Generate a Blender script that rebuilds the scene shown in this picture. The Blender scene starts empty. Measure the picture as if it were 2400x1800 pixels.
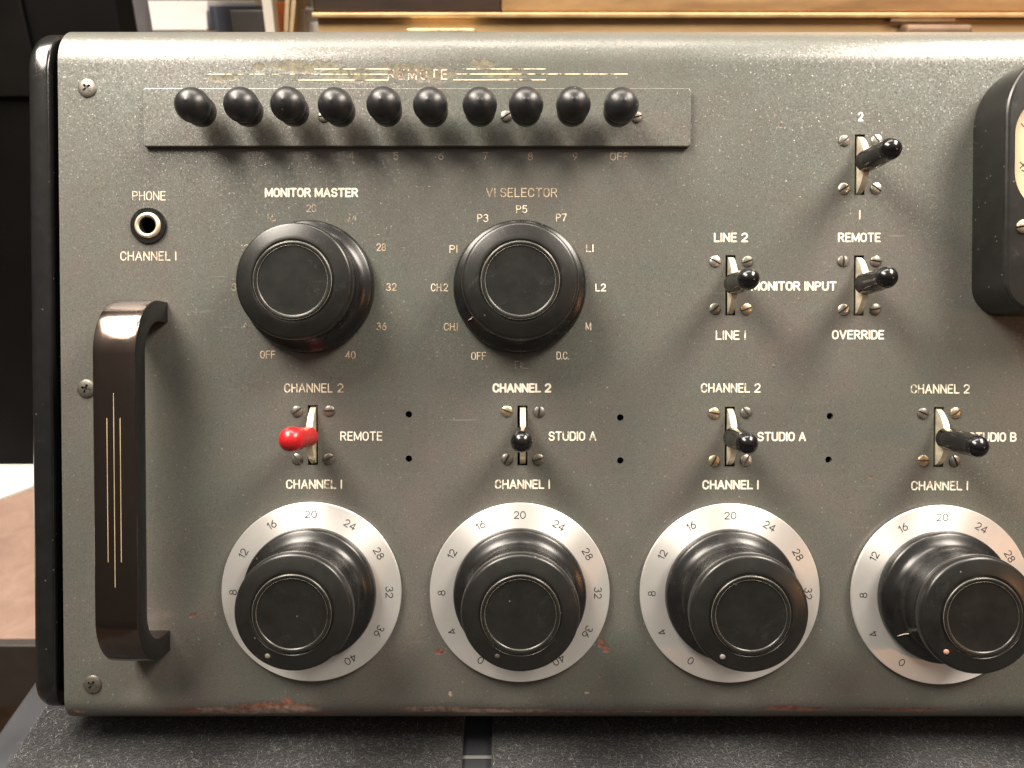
import bpy, bmesh, math, random
from mathutils import Matrix, Vector
random.seed(7)
R = math.radians
MM = 0.001

# ------------------------------------------------------------------ camera, world, lamps, exposure
scene = bpy.context.scene
COL = scene.collection
F, S = 1942.0, 0.166 * MM            # focal length in photo pixels, metres per photo pixel on the panel
D = F * S                            # camera to panel
TILT = R(23.5)                       # the front panel leans back
ZC = 0.146                           # panel origin above the felt
PITCH = math.atan(37.0 / F)
CON = Matrix.Translation((0, 0, ZC)) @ Matrix.Rotation(-TILT, 4, 'X')     # console space -> world
CAML = Matrix.Translation((0, -D, 0)) @ Matrix.Rotation(R(90) - PITCH, 4, 'X')
CAMW = CON @ CAML

cam = bpy.data.cameras.new('camera')
camo = bpy.data.objects.new('camera', cam); COL.objects.link(camo)
camo.matrix_world = CAMW
cam.sensor_width = 36; cam.lens = 36 * F / 2400
cam.clip_start = 0.01; cam.clip_end = 60
cam.dof.use_dof = True; cam.dof.focus_distance = D - 0.006; cam.dof.aperture_fstop = 15
scene.camera = camo

w = bpy.data.worlds.new('World'); scene.world = w; w.use_nodes = True
nt = w.node_tree; nt.nodes.clear()
out = nt.nodes.new('ShaderNodeOutputWorld'); bg = nt.nodes.new('ShaderNodeBackground')
tc = nt.nodes.new('ShaderNodeTexCoord'); sep = nt.nodes.new('ShaderNodeSeparateXYZ')
rmp = nt.nodes.new('ShaderNodeValToRGB')
nt.links.new(tc.outputs['Generated'], sep.inputs[0]); nt.links.new(sep.outputs[2], rmp.inputs[0])
el = rmp.color_ramp.elements
el[0].position = 0.0; el[0].color = (0.022, 0.018, 0.015, 1)
el[1].position = 1.0; el[1].color = (0.72, 0.66, 0.58, 1)
e = el.new(0.18); e.color = (0.05, 0.045, 0.039, 1)
e = el.new(0.40); e.color = (0.12, 0.11, 0.098, 1)
e = el.new(0.70); e.color = (0.44, 0.40, 0.355, 1)
nt.links.new(rmp.outputs[0], bg.inputs[0]); bg.inputs[1].default_value = 1.0
nt.links.new(bg.outputs[0], out.inputs[0])

def area(name, loc, target, sx, sy, power, col):
    l = bpy.data.lights.new(name, 'AREA'); l.shape = 'RECTANGLE'; l.size = sx; l.size_y = sy
    l.energy = power; l.color = col
    o = bpy.data.objects.new(name, l); COL.objects.link(o); o.location = loc
    d = Vector(target) - Vector(loc)
    o.rotation_euler = d.to_track_quat('-Z', 'Y').to_euler()
    return o
def loc2w(x, y, z): return CON @ Vector((x, y, z))
area('overhead_or_fill_light', loc2w(-0.40, -0.36, 0.58), (0, 0, .1), 0.60, 0.28, 16, (1.0, 0.905, 0.785))
area('overhead_or_fill_light', loc2w(0.50, -0.34, 0.57), (0, 0, .1), 0.54, 0.26, 14, (1.0, 0.90, 0.775))
area('overhead_or_fill_light', (-0.10, 0.20, 1.35), (-.1, .35, 0), 0.9, 0.30, 13, (1.0, 0.92, 0.81))  # added fill light without a known source, brightens the things behind the console
area('table_lamp', loc2w(1.00, -0.85, -0.12), (0, 0, .1), 0.07, 0.07, 1.1, (1.0, 0.45, 0.18))

scene.view_settings.view_transform = 'Standard'; scene.view_settings.look = 'None'
scene.view_settings.exposure = 0.15; scene.view_settings.gamma = 1.0
scene.view_settings.use_curve_mapping = False
scene.cycles.max_bounces = 8

# ------------------------------------------------------------------ helpers
CR = CAML.to_3x3(); CP = CAML.translation
def P(u, v, h=0.0):
    """photo pixel -> console-space point on the plane h in front of the panel"""
    d = CR @ Vector(((u - 1200) / F, (900 - v) / F, -1))
    t = (-h - CP.y) / d.y
    return CP + d * t
def PD(a, b, h=0.0): return P(a * 2400 / 2212.0, b * 2400 / 2212.0, h)
WR = CAMW.to_3x3(); WP = CAMW.translation
def WY(u, v, Y):
    d = WR @ Vector(((u - 1200) / F, (900 - v) / F, -1)); return WP + d * ((Y - WP.y) / d.y)
def WZ(u, v, Z):
    d = WR @ Vector(((u - 1200) / F, (900 - v) / F, -1)); return WP + d * ((Z - WP.z) / d.z)

def link(name, me, mat=None, parent=None, loc=None):
    o = bpy.data.objects.new(name, me); COL.objects.link(o)
    if mat is not None:
        if me.materials: me.materials[0] = mat
        else: me.materials.append(mat)
    if parent is not None: o.parent = parent
    if loc is not None: o.location = loc
    return o
def finish(bm, name, smooth=35, recalc=True):
    if recalc: bmesh.ops.recalc_face_normals(bm, faces=bm.faces)
    me = bpy.data.meshes.new(name); bm.to_mesh(me); bm.free()
    if smooth is not None:
        me.shade_smooth(); me.set_sharp_from_angle(angle=R(smooth))
    else: me.shade_flat()
    return me
def thing(name, label, cat, loc=(0, 0, 0), group=None):
    o = bpy.data.objects.new(name, None); COL.objects.link(o); o.location = loc
    o.empty_display_size = 0.02
    o['label'] = label; o['category'] = cat
    if group: o['group'] = group
    return o
def tag(o, label, cat, group=None):
    o['label'] = label; o['category'] = cat
    if group: o['group'] = group
    return o

def lathe(prof, seg=96, name='lathe', smooth=40):
    """prof: (r, h) list; axis is -Y (towards the camera)"""
    bm = bmesh.new(); rings = []
    for r, h in prof:
        if r < 1e-7: rings.append([bm.verts.new((0, -h, 0))])
        else: rings.append([bm.verts.new((r * math.cos(2 * math.pi * i / seg), -h, r * math.sin(2 * math.pi * i / seg))) for i in range(seg)])
    for a, b in zip(rings, rings[1:]):
        for i in range(seg):
            j = (i + 1) % seg
            if len(a) == 1 and len(b) == 1: continue
            if len(a) == 1: bm.faces.new((a[0], b[i], b[j]))
            elif len(b) == 1: bm.faces.new((a[i], a[j], b[0]))
            else: bm.faces.new((a[i], a[j], b[j], b[i]))
    return finish(bm, name, smooth)
def rnd(p0, p1, p2, n=5):
    """quadratic rounding between two profile points"""
    return [((1 - t) ** 2 * p0[0] + 2 * t * (1 - t) * p1[0] + t * t * p2[0], (1 - t) ** 2 * p0[1] + 2 * t * (1 - t) * p1[1] + t * t * p2[1]) for t in [i / n for i in range(n + 1)]]
def mmp(l): return [(a * MM, b * MM) for a, b in l]

def prism(bm, pts, y0, y1):
    """pts: (x, z) loop, extruded y0 -> y1"""
    a = [bm.verts.new((x, y0, z)) for x, z in pts]; b = [bm.verts.new((x, y1, z)) for x, z in pts]
    n = len(pts); bm.faces.new(a); bm.faces.new(list(reversed(b)))
    for i in range(n): bm.faces.new((a[i], b[i], b[(i + 1) % n], a[(i + 1) % n]))
    return a, b
def prismx(bm, pts, x0, x1):
    """pts: (y, z) loop, extruded along x"""
    a = [bm.verts.new((x0, y, z)) for y, z in pts]; b = [bm.verts.new((x1, y, z)) for y, z in pts]
    n = len(pts); bm.faces.new(a); bm.faces.new(list(reversed(b)))
    for i in range(n): bm.faces.new((a[i], b[i], b[(i + 1) % n], a[(i + 1) % n]))
def box(bm, x0, x1, y0, y1, z0, z1, bev=0, seg=3):
    v = [bm.verts.new((x, y, z)) for x in (x0, x1) for y in (y0, y1) for z in (z0, z1)]
    fs = [bm.faces.new([v[i] for i in q]) for q in ((0, 1, 3, 2), (4, 6, 7, 5), (0, 4, 5, 1), (2, 3, 7, 6), (0, 2, 6, 4), (1, 5, 7, 3))]
    bmesh.ops.recalc_face_normals(bm, faces=fs)
    if bev:
        es = list({e for f in fs for e in f.edges})
        bmesh.ops.bevel(bm, geom=es, offset=bev, segments=seg, profile=0.5, affect='EDGES')
def boxme(name, x0, x1, y0, y1, z0, z1, bev=0.0, seg=3):
    bm = bmesh.new(); box(bm, x0, x1, y0, y1, z0, z1, bev, seg); return finish(bm, name, 14)
def rrect(x0, x1, z0, z1, r, n=8, rs=None):
    rs = rs or (r, r, r, r)     # order: x1z1, x0z1, x0z0, x1z0
    pts = []
    for (cx, cz, a0, rr) in ((x1, z1, 0, rs[0]), (x0, z1, 90, rs[1]), (x0, z0, 180, rs[2]), (x1, z0, 270, rs[3])):
        sx = -1 if cx == x1 else 1; sz = -1 if cz == z1 else 1
        for i in range(n + 1):
            a = R(a0 + 90 * i / n); pts.append((cx + sx * rr + rr * math.cos(a), cz + sz * rr + rr * math.sin(a)))
    return pts
def boolean(me, cutter_me, op='DIFFERENCE'):
    a = bpy.data.objects.new('tmp_a', me); b = bpy.data.objects.new('tmp_b', cutter_me)
    COL.objects.link(a); COL.objects.link(b)
    m = a.modifiers.new('b', 'BOOLEAN'); m.object = b; m.operation = op; m.solver = 'EXACT'
    dg = bpy.context.evaluated_depsgraph_get(); dg.update()
    r = bpy.data.meshes.new_from_object(a.evaluated_get(dg))
    bpy.data.objects.remove(a); bpy.data.objects.remove(b)
    return r

# ------------------------------------------------------------------ materials
class Mat:
    def __init__(s, name):
        s.m = bpy.data.materials.new(name); s.m.use_nodes = True
        s.t = s.m.node_tree; s.b = s.t.nodes['Principled BSDF']
        s.co = s.n('ShaderNodeTexCoord').outputs['Object']
    def n(s, typ, **k):
        nd = s.t.nodes.new(typ)
        for a, v in k.items(): setattr(nd, a, v)
        return nd
    def l(s, a, b): s.t.links.new(a, b)
    def put(s, sock, val):
        if hasattr(val, 'links'): s.l(val, sock)
        elif isinstance(val, (tuple, list)) and len(val) == 3 and sock.type == 'RGBA': sock.default_value = (*val, 1)
        else: sock.default_value = val
    def p(s, **k):
        for a, v in k.items():
            s.put(s.b.inputs[{'col': 'Base Color', 'rough': 'Roughness', 'metal': 'Metallic', 'coat': 'Coat Weight', 'coatr': 'Coat Roughness', 'spec': 'Specular IOR Level', 'aniso': 'Anisotropic', 'trans': 'Transmission Weight', 'sheen': 'Sheen Weight', 'alpha': 'Alpha'}[a]], v)
        return s
    def noise(s, scale, detail=3, rough=0.5, vec=None, dist=0.0):
        nd = s.n('ShaderNodeTexNoise'); nd.inputs['Scale'].default_value = scale; nd.inputs['Detail'].default_value = detail
        nd.inputs['Roughness'].default_value = rough; nd.inputs['Distortion'].default_value = dist
        s.l(vec if vec is not None else s.co, nd.inputs['Vector']); return nd
    def mapr(s, val, a, b, c=0.0, d=1.0, smooth=False):
        nd = s.n('ShaderNodeMapRange'); s.put(nd.inputs['Value'], val)
        if smooth: nd.interpolation_type = 'SMOOTHSTEP'
        for q, x in zip(('From Min', 'From Max', 'To Min', 'To Max'), (a, b, c, d)): nd.inputs[q].default_value = x
        return nd.outputs[0]
    def mix(s, fac, a, b):
        nd = s.n('ShaderNodeMix', data_type='RGBA'); s.put(nd.inputs[0], fac); s.put(nd.inputs[6], a); s.put(nd.inputs[7], b); return nd.outputs[2]
    def math(s, op, a, b=0.0):
        nd = s.n('ShaderNodeMath', operation=op); s.put(nd.inputs[0], a); s.put(nd.inputs[1], b); return nd.outputs[0]
    def vmath(s, op, a, b):
        nd = s.n('ShaderNodeVectorMath', operation=op); s.put(nd.inputs[0], a); s.put(nd.inputs[1], b)
        return nd.outputs['Value'] if op in ('LENGTH', 'DISTANCE', 'DOT_PRODUCT') else nd.outputs[0]
    def bump(s, h, strength=0.2, dist=0.0005, prev=None):
        nd = s.n('ShaderNodeBump'); nd.inputs['Strength'].default_value = strength; nd.inputs['Distance'].default_value = dist
        s.l(h, nd.inputs['Height'])
        if prev is not None: s.l(prev, nd.inputs['Normal'])
        s.l(nd.outputs[0], s.b.inputs['Normal']); return nd.outputs[0]
    def scaled(s, v):
        nd = s.n('ShaderNodeMapping'); nd.inputs['Scale'].default_value = v; s.l(s.co, nd.inputs['Vector']); return nd.outputs[0]

def simple(name, col, rough=0.4, metal=0.0, var=0.18, scale=60, bump=0.0, **k):
    m = Mat(name); n = m.noise(scale, 4)
    c = m.mix(m.mapr(n.outputs[0], .3, .7), [x * (1 - var) for x in col], [min(1, x * (1 + var)) for x in col])
    r = m.mapr(n.outputs[0], .3, .7, rough * .85, min(1, rough * 1.15))
    m.p(col=c, rough=r, metal=metal, **k)
    if bump: m.bump(m.noise(scale * 12, 2).outputs[0], bump)
    return m.m

def panel_material():
    m = Mat('grey_green_enamel')
    big = m.noise(14, 4); mid = m.noise(70, 3)
    c = m.mix(m.mapr(big.outputs[0], .35, .65), (0.088, 0.090, 0.078), (0.112, 0.101, 0.091))
    c = m.mix(m.mapr(mid.outputs[0], .35, .7, 0, .45), c, (0.080, 0.093, 0.080))
    fine = m.noise(2300, 2, .6)
    c = m.mix(m.mapr(fine.outputs[0], .30, .72), m.vmath('MULTIPLY', c, (.72, .72, .72)), m.vmath('MULTIPLY', c, (1.30, 1.30, 1.29)))
    # pale specks of dust and flake
    vo = m.n('ShaderNodeTexVoronoi'); vo.inputs['Scale'].default_value = 620; m.l(m.co, vo.inputs['Vector'])
    sp = m.n('ShaderNodeSeparateColor'); m.l(vo.outputs['Color'], sp.inputs[0])
    rare = m.mapr(sp.outputs[0], .90, .97); near = m.mapr(vo.outputs['Distance'], .10, .24, 1, 0)
    speck = m.math('MULTIPLY', rare, m.math('MULTIPLY', near, .75))
    c = m.mix(m.math('MULTIPLY', speck, .5), c, (0.42, 0.38, 0.32))
    # worn patches: each an ellipse with a ragged edge
    nz = m.noise(420, 5, .65); nzc = m.vmath('SUBTRACT', nz.outputs['Color'], (.5, .5, .5))
    nz2 = m.noise(90, 3); nzc2 = m.vmath('SUBTRACT', nz2.outputs['Color'], (.5, .5, .5))
    pos_r = [m.vmath('ADD', m.co, m.vmath('MULTIPLY', nzc, (.0006, 0, .0006)))]
    def patches(lst, amp, amp2=0.0, soft=.5):
        acc = None
        pos = m.vmath('ADD', m.co, m.vmath('MULTIPLY', nzc, (amp * 1.6, 0, amp)))
        if amp2: pos = m.vmath('ADD', pos, m.vmath('MULTIPLY', nzc2, (amp2, 0, amp2)))
        for (u, v, ru, rv) in lst:
            c0 = PD(u, v); q = m.vmath('MULTIPLY', m.vmath('SUBTRACT', pos, (c0.x, 0, c0.z)), (1 / (ru * 0.18 * MM), 0, 1 / (rv * 0.18 * MM)))
            d = m.mapr(m.vmath('LENGTH', q, (0, 0, 0)), soft, 1.0, 1, 0)
            acc = d if acc is None else m.math('MAXIMUM', acc, d)
        return acc
    rust = patches([(470, 1538, 150, 12), (590, 1530, 112, 17), (690, 1546, 60, 6), (1000, 1537, 190, 7), (1250, 1543, 160, 5), (1480, 1541, 90, 5), (1720, 1533, 90, 6), (1950, 1535, 140, 5),
                    (950, 1408, 15, 7), (1300, 1390, 8, 14), (1310, 1402, 8, 9), (1296, 1460, 5, 4), (975, 1498, 4, 9), (1270, 1497, 5, 4), (415, 1330, 10, 5), (240, 1329, 7, 4), (1685, 272, 6, 5), (1880, 1030, 4, 3), (620, 1516, 14, 13), (160, 1540, 14, 7), (1700, 1530, 40, 7)], 2.6 * MM)
    prim = patches([(530, 1541, 120, 8), (620, 1536, 78, 13), (470, 1534, 55, 7), (945, 1534, 85, 8), (1090, 1539, 150, 6), (1260, 1541, 60, 3), (1385, 1541, 60, 2.5), (974, 1500, 4, 7), (1269, 1497, 5, 4), (170, 1542, 10, 5)], 2.4 * MM, soft=.7)
    olive = patches([(640, 145, 70, 16), (700, 140, 45, 12), (870, 152, 62, 20), (930, 160, 70, 20), (1045, 140, 34, 14), (1090, 158, 60, 15), (560, 146, 18, 14), (480, 167, 40, 9), (730, 160, 40, 16), (780, 166, 60, 14)], 4.0 * MM, 3 * MM)
    c = m.mix(m.math('MULTIPLY', olive, .85), c, m.mix(m.mapr(nz.outputs[0], .4, .6), (0.050, 0.043, 0.022), (0.145, 0.120, 0.062)))
    c = m.mix(m.math('MULTIPLY', rust, .8), c, m.mix(m.mapr(nz.outputs[0], .4, .6), (0.085, 0.034, 0.022), (0.30, 0.11, 0.075)))
    c = m.mix(m.math('MULTIPLY', prim, .85), c, m.mix(m.mapr(nz.outputs[0], .4, .65), (0.15, 0.105, 0.08), (0.36, 0.28, 0.23)))
    # ghosts of removed label plates beside the lower switches
    for (u0, u1, v0, v1) in ((1235, 1492, 948, 1112), (770, 1005, 938, 1108), (1725, 1985, 946, 1112)):
        a, b = P(u0, v1), P(u1, v0); c0 = ((a.x + b.x) / 2, 0, (a.z + b.z) / 2)
        q = m.vmath('MULTIPLY', m.vmath('SUBTRACT', pos_r[0], c0), (2 / (b.x - a.x), 0, 2 / (b.z - a.z)))
        q = m.vmath('ABSOLUTE', q, (0, 0, 0)); sx = m.n('ShaderNodeSeparateXYZ'); m.l(q, sx.inputs[0])
        g = m.mapr(m.math('MAXIMUM', sx.outputs[0], sx.outputs[2]), .96, 1.0, .09, 0)
        c = m.mix(g, c, (0.045, 0.045, 0.042))
    # long faint rub marks and scratches
    sc_ = m.noise(300, 2, .5, m.scaled((.06, 1, 1.4)), 1.0); sc2 = m.noise(24, 2)
    c = m.mix(m.math('MULTIPLY', m.mapr(sc_.outputs[0], .70, .76), m.mapr(sc2.outputs[0], .52, .62, 0, .28)), c, (0.27, 0.25, 0.215))
    rg = m.mapr(mid.outputs[0], .3, .7, .29, .36)
    rg = m.mix(olive, rg, (0.6, 0.6, 0.6))
    m.p(col=c, rough=rg, spec=.6)
    b = m.bump(m.math('MULTIPLY', m.math('MAXIMUM', rust, olive), -1), .35, .0003)
    # fine metal flake: every cell is tipped a little its own way
    fl = m.n('ShaderNodeTexVoronoi'); fl.inputs['Scale'].default_value = 2300; m.l(m.co, fl.inputs['Vector'])
    d = m.vmath('SUBTRACT', fl.outputs['Color'], (.5, .5, .5))
    ln = m.math('POWER', m.vmath('LENGTH', d, (0, 0, 0)), 2.0)
    d = m.vmath('MULTIPLY', d, m.math('MULTIPLY', ln, .36))
    nn = m.n('ShaderNodeVectorMath', operation='NORMALIZE'); m.l(m.vmath('ADD', b, d), nn.inputs[0])
    m.l(nn.outputs[0], m.b.inputs['Normal'])
    return m.m

def letter_material(name, paint, bare, lo, hi, scale=900):
    m = Mat(name); n = m.noise(scale, 3, .6); n2 = m.noise(130, 2)
    f = m.math('ADD', n.outputs[0], m.math('MULTIPLY', m.math('SUBTRACT', n2.outputs[0], .5), .9))
    m.p(col=m.mix(m.mapr(f, lo, hi), bare, paint), rough=.6); return m.m

def bakelite(name, col=(0.0065, 0.0062, 0.006), rough=.22, dust=.25):
    m = Mat(name); oi = m.n('ShaderNodeObjectInfo')
    m.co = m.vmath('ADD', m.co, m.vmath('MULTIPLY', oi.outputs['Location'], (7.3, 5.1, 9.7)))   # every copy wears differently
    n = m.noise(130, 5, .6); f = m.noise(1800, 2, .6); sf = m.noise(95, 6, .72, None, .8); hz = m.noise(1100, 3, .7)
    vo = m.n('ShaderNodeTexVoronoi'); vo.inputs['Scale'].default_value = 330; m.l(m.co, vo.inputs['Vector'])
    sp = m.n('ShaderNodeSeparateColor'); m.l(vo.outputs['Color'], sp.inputs[0])
    speck = m.math('MULTIPLY', m.mapr(sp.outputs[0], .92, .96), m.mapr(vo.outputs['Distance'], .05, .14, 1, 0))
    c = m.mix(m.mapr(n.outputs[0], .35, .7), col, [x * 1.35 for x in col])
    scuff = m.math('MULTIPLY', m.mapr(sf.outputs[0], .56, .70), m.mapr(hz.outputs[0], .40, .62))
    c = m.mix(m.math('MULTIPLY', scuff, .4), c, (0.030, 0.028, 0.025))
    c = m.mix(m.math('MULTIPLY', speck, dust), c, (.25, .23, .2))
    m.p(col=c, rough=m.math('ADD', m.mapr(n.outputs[0], .3, .7, rough * .92, rough * 1.12), m.math('MULTIPLY', scuff, .16)), spec=.5)
    m.bump(f.outputs[0], .04, .0002); return m.m

def felt_material():
    m = Mat('charcoal_felt'); n = m.noise(900, 4, .7); n2 = m.noise(45, 3); v = m.scaled((1, .35, 1)); n3 = m.noise(2600, 2, .6, v)
    c = m.mix(m.mapr(n.outputs[0], .35, .68), (0.005, 0.005, 0.0055), (0.034, 0.034, 0.035))
    c = m.mix(m.mapr(n3.outputs[0], .55, .72, 0, .7), c, (0.085, 0.085, 0.086))
    c = m.mix(m.mapr(n2.outputs[0], .4, .7, 0, .35), c, (0.015, 0.015, 0.017))
    m.p(col=c, rough=.95, spec=.1, sheen=.2); m.bump(n.outputs[0], .9, .0012); return m.m

def dial_material():
    m = Mat('brushed_dial_metal'); n = m.noise(260, 3)
    ge = m.n('ShaderNodeTangent'); ge.direction_type = 'RADIAL'; ge.axis = 'Y'
    m.l(ge.outputs[0], m.b.inputs['Tangent'])
    n2 = m.noise(30, 3)
    c = m.mix(m.mapr(n.outputs[0], .3, .7), (0.90, 0.875, 0.835), (0.93, 0.91, 0.88))
    m.p(col=c, rough=m.mapr(n2.outputs[0], .3, .7, .39, .42), metal=.75, aniso=.8)
    m.b.inputs['Anisotropic Rotation'].default_value = .25
    m.p(rough=m.mapr(n2.outputs[0], .3, .7, .46, .50)); return m.m

def screw_mat(name, col, rough, metal):
    m = Mat(name); n = m.noise(700, 4, .65); 
    c = m.mix(m.mapr(n.outputs[0], .42, .68), col, [x * .35 for x in col])
    m.p(col=c, rough=m.mapr(n.outputs[0], .3, .7, rough * .8, rough * 1.5), metal=metal); return m.m

M = {}
M['panel'] = panel_material()
M['plate'] = M['panel']
M['case'] = simple('case_black', (0.006, 0.006, 0.006), .6)
M['endcap'] = bakelite('black_gloss_paint', (0.009, 0.009, 0.009), .17, .6)
M['bake'] = bakelite('black_bakelite', rough=.27)
M['jackblack'] = bakelite('jack_collar')
M['bakeface'] = bakelite('black_bakelite_worn', (0.0085, 0.0082, 0.0074), .30, .45)
M['knobball'] = bakelite('black_button_plastic', (0.0085, 0.0085, 0.0092), .36, .7)
M['lever'] = bakelite('black_lever_plastic', (0.005, 0.005, 0.0054), .16, .3)
M['red'] = simple('red_lever_sleeve', (0.38, 0.011, 0.014), .28, 0, .12, 150)
M['rim'] = simple('worn_rim', (0.26, 0.245, 0.20), .35, .3, .55, 160)
M['brass'] = simple('brass', (0.74, 0.64, 0.48), .36, .55, .15, 200)
M['nickel'] = simple('worn_nickel', (0.74, 0.66, 0.50), .40, .5, .25, 260)
M['s_brass'] = screw_mat('screw_brass', (0.62, 0.50, 0.33), .34, .9)
M['s_nickel'] = screw_mat('screw_nickel', (0.66, 0.62, 0.54), .30, .9)
M['s_dark'] = screw_mat('screw_dark', (0.24, 0.22, 0.19), .38, .8)
M['slotdark'] = simple('screw_slot_dirt', (0.02, 0.016, 0.012), .8)
M['bronze'] = None
def bronze():
    m = Mat('dark_bronze'); n = m.noise(35, 3, .5); n2 = m.noise(300, 3)
    c = m.mix(m.mapr(n.outputs[0], .3, .7), (0.122, 0.093, 0.080), (0.150, 0.116, 0.100))
    m.p(col=c, rough=m.mapr(n2.outputs[0], .3, .7, .13, .17), metal=.95); return m.m
M['bronze'] = bronze()
M['gold'] = simple('pinstripe_gold', (0.46, 0.36, 0.21), .45, .3)
M['dial'] = dial_material()
M['ink'] = letter_material('black_numeral_ink', (0.014, 0.012, 0.012), (0.28, 0.26, 0.24), .12, .42, 1200)
M['paint'] = letter_material('white_lettering', (0.74, 0.69, 0.585), (0.45, 0.39, 0.29), .22, .42)
M['worn'] = letter_material('worn_lettering', (0.80, 0.74, 0.60), (0.22, 0.185, 0.135), .31, .53)
M['thin'] = letter_material('thin_cream_lettering', (0.70, 0.61, 0.46), (0.33, 0.27, 0.20), .34, .55)
M['faint'] = letter_material('faded_lettering', (0.50, 0.39, 0.27), (0.23, 0.175, 0.125), .36, .60)
M['ghost'] = letter_material('almost_gone_lettering', (0.34, 0.29, 0.22), (0.040, 0.036, 0.030), .32, .54)
M['scraped'] = letter_material('scraped_lettering', (0.62, 0.46, 0.38), (0.075, 0.055, 0.04), .45, .60, 800)
M['goldline'] = letter_material('worn_gold_line', (0.74, 0.63, 0.42), (0.10, 0.085, 0.06), .38, .52, 420)
M['cream'] = simple('meter_face_cream', (0.62, 0.47, 0.30), .6, 0, .06)
M['felt'] = felt_material()
M['fibre'] = simple('felt_fibre', (0.19, 0.19, 0.192), .8, 0, .9, 700)
M['board'] = simple('grey_laminate', (0.034, 0.035, 0.040), .45, 0, .1, 40, .05)
M['rubber'] = simple('rubber', (0.01, 0.01, 0.01), .7)
def glassmat():
    m = Mat('meter_glass'); m.t.nodes.remove(m.b)
    tr = m.n('ShaderNodeBsdfTransparent'); gl = m.n('ShaderNodeBsdfGlossy'); gl.inputs['Roughness'].default_value = .05
    mx = m.n('ShaderNodeMixShader'); o = [n for n in m.t.nodes if n.type == 'OUTPUT_MATERIAL'][0]
    mx.inputs[0].default_value = .05; m.l(tr.outputs[0], mx.inputs[1]); m.l(gl.outputs[0], mx.inputs[2]); m.l(mx.outputs[0], o.inputs[0]); return m.m
M['glass'] = glassmat()

# ------------------------------------------------------------------ stroke lettering
def arc(cx, cy, rx, ry, a0, a1, n=12):
    return [(cx + rx * math.cos(R(a0 + (a1 - a0) * i / n)), cy + ry * math.sin(R(a0 + (a1 - a0) * i / n))) for i in range(n + 1)]
def stadium(w, a0=0, a1=360):
    r = w / 2; k = .34
    l = arc(r, 1 - k, r, k, a0, 180) + arc(r, k, r, k, 180, a1)
    return l + [l[0]] if a1 - a0 == 360 else l
G = {
 'A': (.62, [[(0, 0), (.31, 1), (.62, 0)], [(.11, .33), (.51, .33)]]),
 'B': (.54, [[(0, 0), (0, 1), (.28, 1)] + arc(.28, .76, .22, .24, 90, -90) + [(0, .52)], [(0, .52), (.28, .52)] + arc(.28, .26, .26, .26, 90, -90) + [(0, 0)]]),
 'C': (.54, [stadium(.54, 12, 348)]),
 'D': (.54, [[(0, 0), (0, 1), (.24, 1)] + arc(.24, .68, .30, .32, 90, 0) + arc(.24, .32, .30, .32, 0, -90) + [(0, 0)]]),
 'E': (.46, [[(.46, 1), (0, 1), (0, 0), (.46, 0)], [(0, .52), (.40, .52)]]),
 'F': (.46, [[(.46, 1), (0, 1), (0, 0)], [(0, .52), (.40, .52)]]),
 'H': (.54, [[(0, 0), (0, 1)], [(.54, 0), (.54, 1)], [(0, .52), (.54, .52)]]),
 'I': (.0, [[(0, 0), (0, 1)]]),
 'L': (.44, [[(0, 1), (0, 0), (.44, 0)]]),
 'M': (.70, [[(0, 0), (0, 1), (.35, .12), (.70, 1), (.70, 0)]]),
 'N': (.56, [[(0, 0), (0, 1), (.56, 0), (.56, 1)]]),
 'O': (.54, [stadium(.54, 0, 360)]),
 'P': (.50, [[(0, 0), (0, 1), (.26, 1)] + arc(.26, .74, .24, .26, 90, -90) + [(0, .48)]]),
 'R': (.54, [[(0, 0), (0, 1), (.28, 1)] + arc(.28, .75, .23, .25, 90, -90) + [(0, .50)], [(.26, .50), (.54, 0)]]),
 'S': (.52, [arc(.26, .75, .25, .25, 15, 250) + arc(.26, .26, .26, .26, 75, -165)]),
 'T': (.54, [[(0, 1), (.54, 1)], [(.27, 1), (.27, 0)]]),
 'U': (.54, [[(0, 1), (0, .3)] + arc(.27, .29, .27, .29, 180, 360) + [(.54, 1)]]),
 'V': (.60, [[(0, 1), (.30, 0), (.60, 1)]]),
 '0': (.54, [stadium(.54, 0, 360)]),
 '1': (.0, [[(0, 0), (0, 1)]]),
 '2': (.54, [arc(.27, .72, .26, .28, 165, -35) + [(0, 0), (.54, 0)]]),
 '3': (.52, [arc(.25, .76, .23, .24, 155, -85), arc(.25, .26, .27, .27, 88, -155)]),
 '4': (.58, [[(.43, 0), (.43, 1), (0, .28), (.58, .28)]]),
 '5': (.52, [[(.48, 1), (.08, 1), (.05, .54)] + arc(.25, .33, .27, .33, 135, -150)]),
 '6': (.54, [[(.42, 1), (.20, .74), (.05, .48)] + arc(.27, .30, .27, .30, 150, 510, 20)]),
 '7': (.52, [[(0, 1), (.52, 1), (.17, 0)]]),
 '8': (.54, [arc(.27, .76, .23, .24, 0, 360, 20), arc(.27, .26, .27, .26, 0, 360, 20)]),
 '9': (.54, [[(.12, 0), (.34, .26), (.49, .52)] + arc(.27, .70, .27, .30, -30, 330, 20)]),
 '.': (.0, [[(0, 0), (0, .03)]]),
}
GD = dict(G); GD['1'] = (.24, [[(0, .74), (.24, 1), (.24, 0)]])
GD['0'] = (.70, [arc(.35, .5, .35, .5, 0, 360, 28)])
GD['2'] = (.66, [arc(.33, .70, .32, .30, 165, -40) + [(0, 0), (.68, 0)]])
GD['3'] = (.62, [arc(.30, .76, .27, .24, 155, -85), arc(.30, .26, .33, .27, 88, -155)])
GD['4'] = (.72, [[(.54, 0), (.54, 1), (0, .28), (.74, .28)]])
GD['6'] = (.66, [[(.52, 1), (.24, .74), (.05, .46)] + arc(.33, .31, .33, .31, 150, 510, 24)])
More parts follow.
